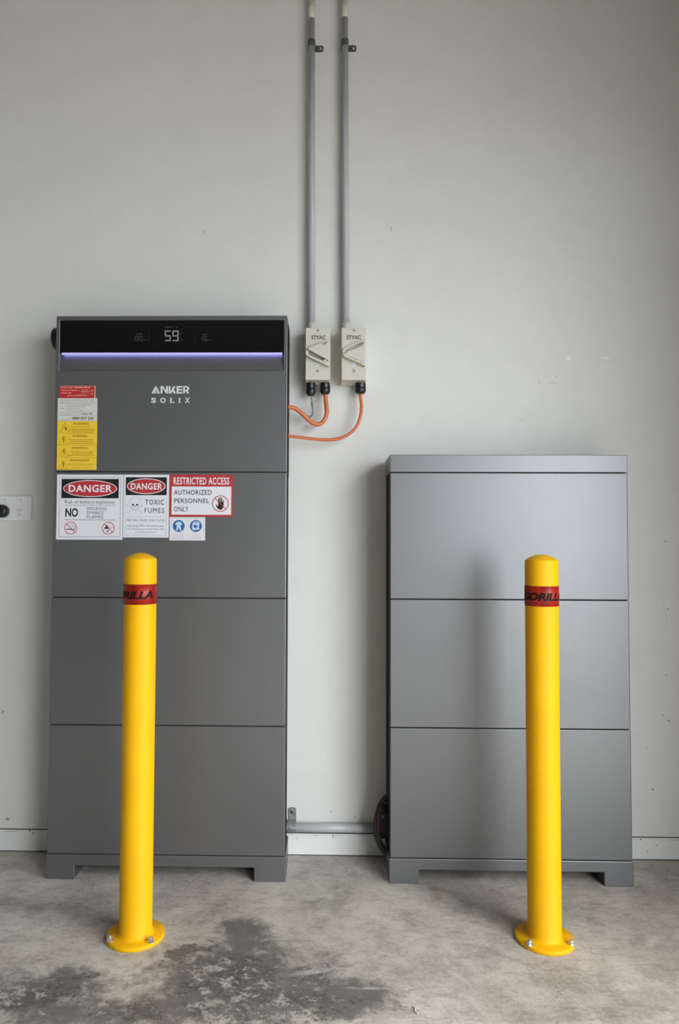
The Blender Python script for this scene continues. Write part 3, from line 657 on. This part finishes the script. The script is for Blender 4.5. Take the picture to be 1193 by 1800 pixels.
pts = [(xc - hw, .1055), (xc + hw, .1055), (xc + hw, .137)] + [(xc + hw * math.cos(a), .137 + .006 * math.sin(a)) for a in [PI * k / 8 for k in range(1, 8)]] + [(xc - hw, .137)]
b.prism(pts, -.0030, -.0002, GALV); o = b.build('pipe_clip', t, recalc=True); tag(o, 'galvanised clip with tab and screw')
MB().lathe([(.0050, 0), (.0045, .0022), (.0018, .0035)], DCLIP, n=16, axis='Y', at=(xc - .001, -.0030, .1285)).build('screw', o)

# ------------------------------------------------------------------ isolator switches
def isolator(cx, zc, label, off, glands):
    t = thing('isolator_switch', (cx, 0, zc), label, 'switch', 0)
    W2, H2, D, B = .0366, .0795, .074, .004
    def rp(w_, h_, r): 
        P = []
        for (ax, az, a0) in ((w_ - r, -h_ + r, -90), (w_ - r, h_ - r, 0), (-w_ + r, h_ - r, 90), (-w_ + r, -h_ + r, 180)):
            for k in range(5): a = math.radians(a0 + 22.5 * k); P.append((ax + r * math.cos(a), az + r * math.sin(a)))
        return P
    b = MB(); b.prism(rp(W2, H2, .002), -D, -.030, ISO, rp(W2 + .0015, H2 + .0015, .003)); b.build('lid', t, bevel=.001)
    b = MB(); b.prism(rp(W2 + .003, H2 + .003, .004), -.0298, -.0005, ISO, rp(W2 + .0045, H2 + .004, .004)); b.build('back_box', t, bevel=.001)
    k = .1586 / 92.0 * .0 + .0017                                     # metres per traced unit
    ox, oz = (558.0 if not off else 621.5), 622.0
    def g(px, pz): return ((px - ox) * k, -(pz - oz) * k)
    def T(q): return g(520 + q[0] / 12.857, 560 + q[1] / 12.857) if not off else g(590 + q[0] / 12.857, 560 + q[1] / 12.857)
    y = -D
    if not off:
        low = [(600, 1052), (745, 1110), (745, 1040), (660, 945), (600, 985), (285, 845), (268, 800), (275, 745), (235, 735), (212, 780), (215, 835), (250, 875)]
        wed = [(290, 725), (650, 925), (735, 990), (750, 960), (750, 545), (690, 552), (520, 590), (320, 655), (262, 700)]
        rim = [(262, 692), (320, 645), (600, 532), (740, 515), (748, 540), (600, 560), (340, 662), (275, 710)]
        slot = [(600, 600), (690, 552), (705, 572), (620, 618)]
    else:
        low = [(540, 1055), (655, 1110), (655, 1010), (540, 985), (300, 900), (230, 850), (190, 820), (150, 800), (150, 840), (185, 890)]
        wed = [(200, 835), (300, 895), (650, 1010), (655, 900), (655, 640), (590, 640), (340, 735), (215, 790)]
        rim = [(140, 760), (165, 700), (260, 630), (500, 530), (640, 515), (645, 545), (520, 565), (300, 655), (205, 720), (190, 800), (150, 795)]
        slot = [(500, 610), (610, 552), (628, 568), (530, 628)]
    chan = [(235, 740), (290, 725), (650, 925), (745, 1040), (600, 985), (262, 870)] if not off else [(150, 800), (205, 720), (300, 655), (520, 565), (645, 545), (600, 640), (340, 745), (215, 800)]
    b = MB(); b.prism([T(q) for q in chan], y - .0012, y, ISODK if not off else ISOMID); b.build('handle_channel', t, recalc=True)  # shallow plate, recess shade put into its colour, paler on one switch
    b = MB(); b.prism([T(q) for q in low], y - .016, y, ISO); b.build('guard', t, bevel=.0012, recalc=True)
    b = MB(); b.prism([T(q) for q in wed], y - .0125, y, ISO); o = b.build('handle', t, bevel=.0012, recalc=True)
    b = MB(); b.flat([T(q) for q in slot], y - .0128, ISOTXT); b.stroke([T((330, 690)), T((400, 665)), T((470, 715))] if not off else [T((310, 910)), T((380, 885))], .0008, y - .0128, ISOTXT)
    b.build('print', o)
    b = MB(); b.prism([T(q) for q in rim], y - .007, y, ISO); b.build('upper_rim', t, bevel=.0008, recalc=True)
    b = MB(); a0 = T((610, 990)) if not off else T((530, 1005)); b.text('OFF', a0[0], a0[0] + .009, a0[1] - .0045, a0[1] - .001, y - .0163, ISORED); tag(b.build('red_print', t), 'faint red print on the guard')
    sx0 = g(520 + 340 / 12.857 if not off else 590 + 235 / 12.857, 0)[0]
    b = MB(); b.text('STYAC', sx0, sx0 + .0435, .0435, .0565, y - .0003, ISOTXT, bold=.05); b.build('moulded_lettering', t)
    cxs = -.0012 if not off else .0005
    b = MB(); b.box(cxs - .0052, cxs + .0065, y - .0006, y, -.0400, -.0262, STICK); q = b.build('sticker', t); tag(q, 'small pale square sticker')
    b = MB(); b.stroke([(cxs - .0085, -.034), (cxs - .0055, -.034)], .0012, y - .0004, LGREYP); b.stroke([(cxs - .0075, -.038), (cxs - .003, -.0413), (cxs + .006, -.0413), (cxs + .0085, -.036)], .0007, y - .0004, LGREYP)
    b.rect(cxs - .003, cxs + .0045, -.0300, -.0292, y - .0009, LBLUE); b.rect(cxs - .003, cxs + .0045, -.0330, -.0322, y - .0009, LBLUE); b.rect(cxs - .003, cxs + .0045, -.0360, -.0352, y - .0009, LBLUE); b.build('sticker_print', q)
    for dz in (.0712, -.0520):
        b = MB(); b.lathe([(.0058, 0), (.0058, .0005), (.0036, .0006)], ISO, n=24, axis='Y', at=(0, y, dz)); b.lathe([(.0030, 0), (.0028, .0009)], ISOTXT, n=14, axis='Y', at=(.0012, y - .0002, dz)); b.build('screw', t)
    for (gx, r, L) in glands:
        b = MB(); yy = -.035; zt = -H2 - .003
        b.lathe([(r * .95, zt + .002), (r * .95, zt - .004), (r, zt - .0045), (r, zt - L * .40), (r * .88, zt - L * .42)], GLAND, n=12, at=(gx - cx, yy, 0), smooth=False)
        b.lathe([(r * .94, zt - L * .40), (r * 1.02, zt - L * .5), (r * 1.0, zt - L * .75), (r * .78, zt - L * .93), (r * .55, zt - L)], GLAND, n=32, at=(gx - cx, yy, 0)); b.build('cable_gland', t, recalc=True)
    return t
isolator(-.1280, 1.5165, 'cream isolator switch with two black cable glands, nearer the tall tower', False, [(-.1490, .0145, .038), (-.1054, .0155, .034)])
isolator(-.0190, 1.5165, 'cream isolator switch with one black cable gland', True, [(.0028, .0165, .032)])

# ------------------------------------------------------------------ cables
def cable(name, pts, r, mat, label, group=None):
    pts = [(a, b_, c - .003) for a, b_, c in pts]
    return tag(MB().tube(pts, r, mat).build(name), label, 'cable', group)
cable('cable', [(-.1040, -.035, 1.412), (-.1036, -.036, 1.392), (-.1013, -.042, 1.3693), (-.1003, -.045, 1.3431), (-.1098, -.045, 1.3205), (-.1271, -.046, 1.31), (-.1498, -.050, 1.3188), (-.1759, -.058, 1.3415), (-.1969, -.065, 1.3560), (-.2200, -.070, 1.3590), (-.240, -.072, 1.359)], .0066, ORANGE,
      'thick orange cable with a sharp bend, from the two-gland isolator to the tall tower')
cable('cable', [(.0028, -.035, 1.415), (.0030, -.035, 1.398), (.0055, -.038, 1.3725), (.0029, -.045, 1.3377), (-.0127, -.048, 1.2994), (-.0473, -.05, 1.2716), (-.0923, -.052, 1.2621), (-.1495, -.058, 1.2650), (-.2170, -.066, 1.2720), (-.240, -.068, 1.272)], .0048, ORANGE,
      'thinner orange cable in a wide curve, from the one-gland isolator to the tall tower')
cable('cable', [(-.1505, -.036, 1.412), (-.1500, -.037, 1.394), (-.1468, -.039, 1.366), (-.1462, -.040, 1.345), (-.1530, -.040, 1.338), (-.163, -.040, 1.3390), (-.180, -.040, 1.3480), (-.200, -.042, 1.3610), (-.24, -.044, 1.364)], .0016, EY, 'thin yellow and green wire below the left black gland')
cable('cable', [(-.1475, -.035, 1.412), (-.1470, -.036, 1.394), (-.1430, -.038, 1.364), (-.1425, -.039, 1.344), (-.1510, -.039, 1.3335), (-.163, -.036, 1.3360), (-.180, -.036, 1.3450), (-.200, -.038, 1.3590), (-.24, -.040, 1.362)], .0016, EB, 'thin blue wire below the left black gland')
def arc_pts(bow, z0, z1, xr, y0, y1):
    P = []
    for k in range(9): a = -PI / 2 + PI * k / 8; P.append((xr - .004 - bow * math.cos(a), y0 + (y1 - y0) * (k / 8), (z0 + z1) / 2 - (z1 - z0) / 2 * math.sin(a)))
    return P
cable('cable', arc_pts(.060, .225, .052, .108, -.112, -.085), .0042, GLAND, 'black cable bowing out behind the plain tower near the floor')
cable('cable', arc_pts(.066, .212, .040, .112, -.105, -.075), .0046, TEAL, 'dark teal cable looping outermost behind the plain tower near the floor')
cable('cable', arc_pts(.053, .228, .062, .107, -.118, -.095), .0024, MAROON, 'dark red cable looping innermost behind the plain tower near the floor')
t = thing('junction_box', (.082, 0, .118), 'black junction box at the end of the low conduit', 'junction box')
MB().box(-.024, .016, -.072, -.0005, -.038, .040, GLAND).build('box', t, bevel=.003)
MB().lathe([(.0036, 0), (.0036, .0008), (.0020, .0009), (.0019, .0002)], ZINC, n=20, axis='Y', at=(-.015, -.072, .026), cap=False).build('screw', t)

# ------------------------------------------------------------------ power outlet
t = thing('power_outlet', (-1.0740, 0, 1.0500), 'white double power outlet on the wall left of the tall tower', 'power outlet')
b = MB(); pts = []
for (ax, az, a0) in ((.0535, -.034, -90), (.0535, .034, 0), (-.0535, .034, 90), (-.0535, -.034, 180)):
    for k in range(6): a = math.radians(a0 + 18 * k); pts.append((ax + .0045 * math.cos(a), az + .0045 * math.sin(a)))
b.prism(pts, -.0095, -.0004, GPO); b.build('wall_plate', t, bevel=.0015, seg=3)
for sxx in (-.0290, .0212):
    b = MB(); b.box(sxx - .0055, sxx + .0055, -.0100, -.0096, .0160, .0285, SLOT); b.box(sxx - .0050, sxx + .0050, -.0112, -.0096, .0155, .0275, GPO); b.build('rocker_switch', t, bevel=.0006)
b = MB()
for dx, dz, a in ((.0150, -.0055, .5), (.0242, -.0055, -.5)): b.stroke([(dx + .0025 * math.sin(-a) * -1, dz + .0028), (dx - .0025 * math.sin(-a) * -1, dz - .0028)], .0018, -.0098, SLOT)
b.stroke([(.0206, -.0165), (.0206, -.0225)], .0018, -.0098, SLOT); b.build('socket_slots', t)
t2 = thing('power_plug', (-1.1040, 0, 1.0410), 'round black plug pushed into the white power outlet', 'plug')
MB().lathe([(.0205, .0099), (.0205, .020), (.0190, .030), (.0150, .0345), (.0, .0345)], GLAND, n=40, axis='Y').build('plug_body', t2)
MB().tube([(0, -.028, -.010), (-.02, -.040, -.03), (-.035, -.035, -.09), (-.05, -.02, -.2), (-.06, -.012, -.45), (-.065, -.010, -.9), (-.09, -.02, -1.03), (-.2, -.03, -1.038)], .0035, GLAND).build('plug_cord', t2)

# small floor litter: a pale fibre near the camera
tag(MB().tube([(.078, -.700, .0016), (.082, -.706, .0018), (.081, -.716, .0016), (.086, -.722, .0016)], .0013, CREAM, n=8).build('plastic_scrap'), 'tiny pale scrap of plastic lying on the floor', 'scrap')
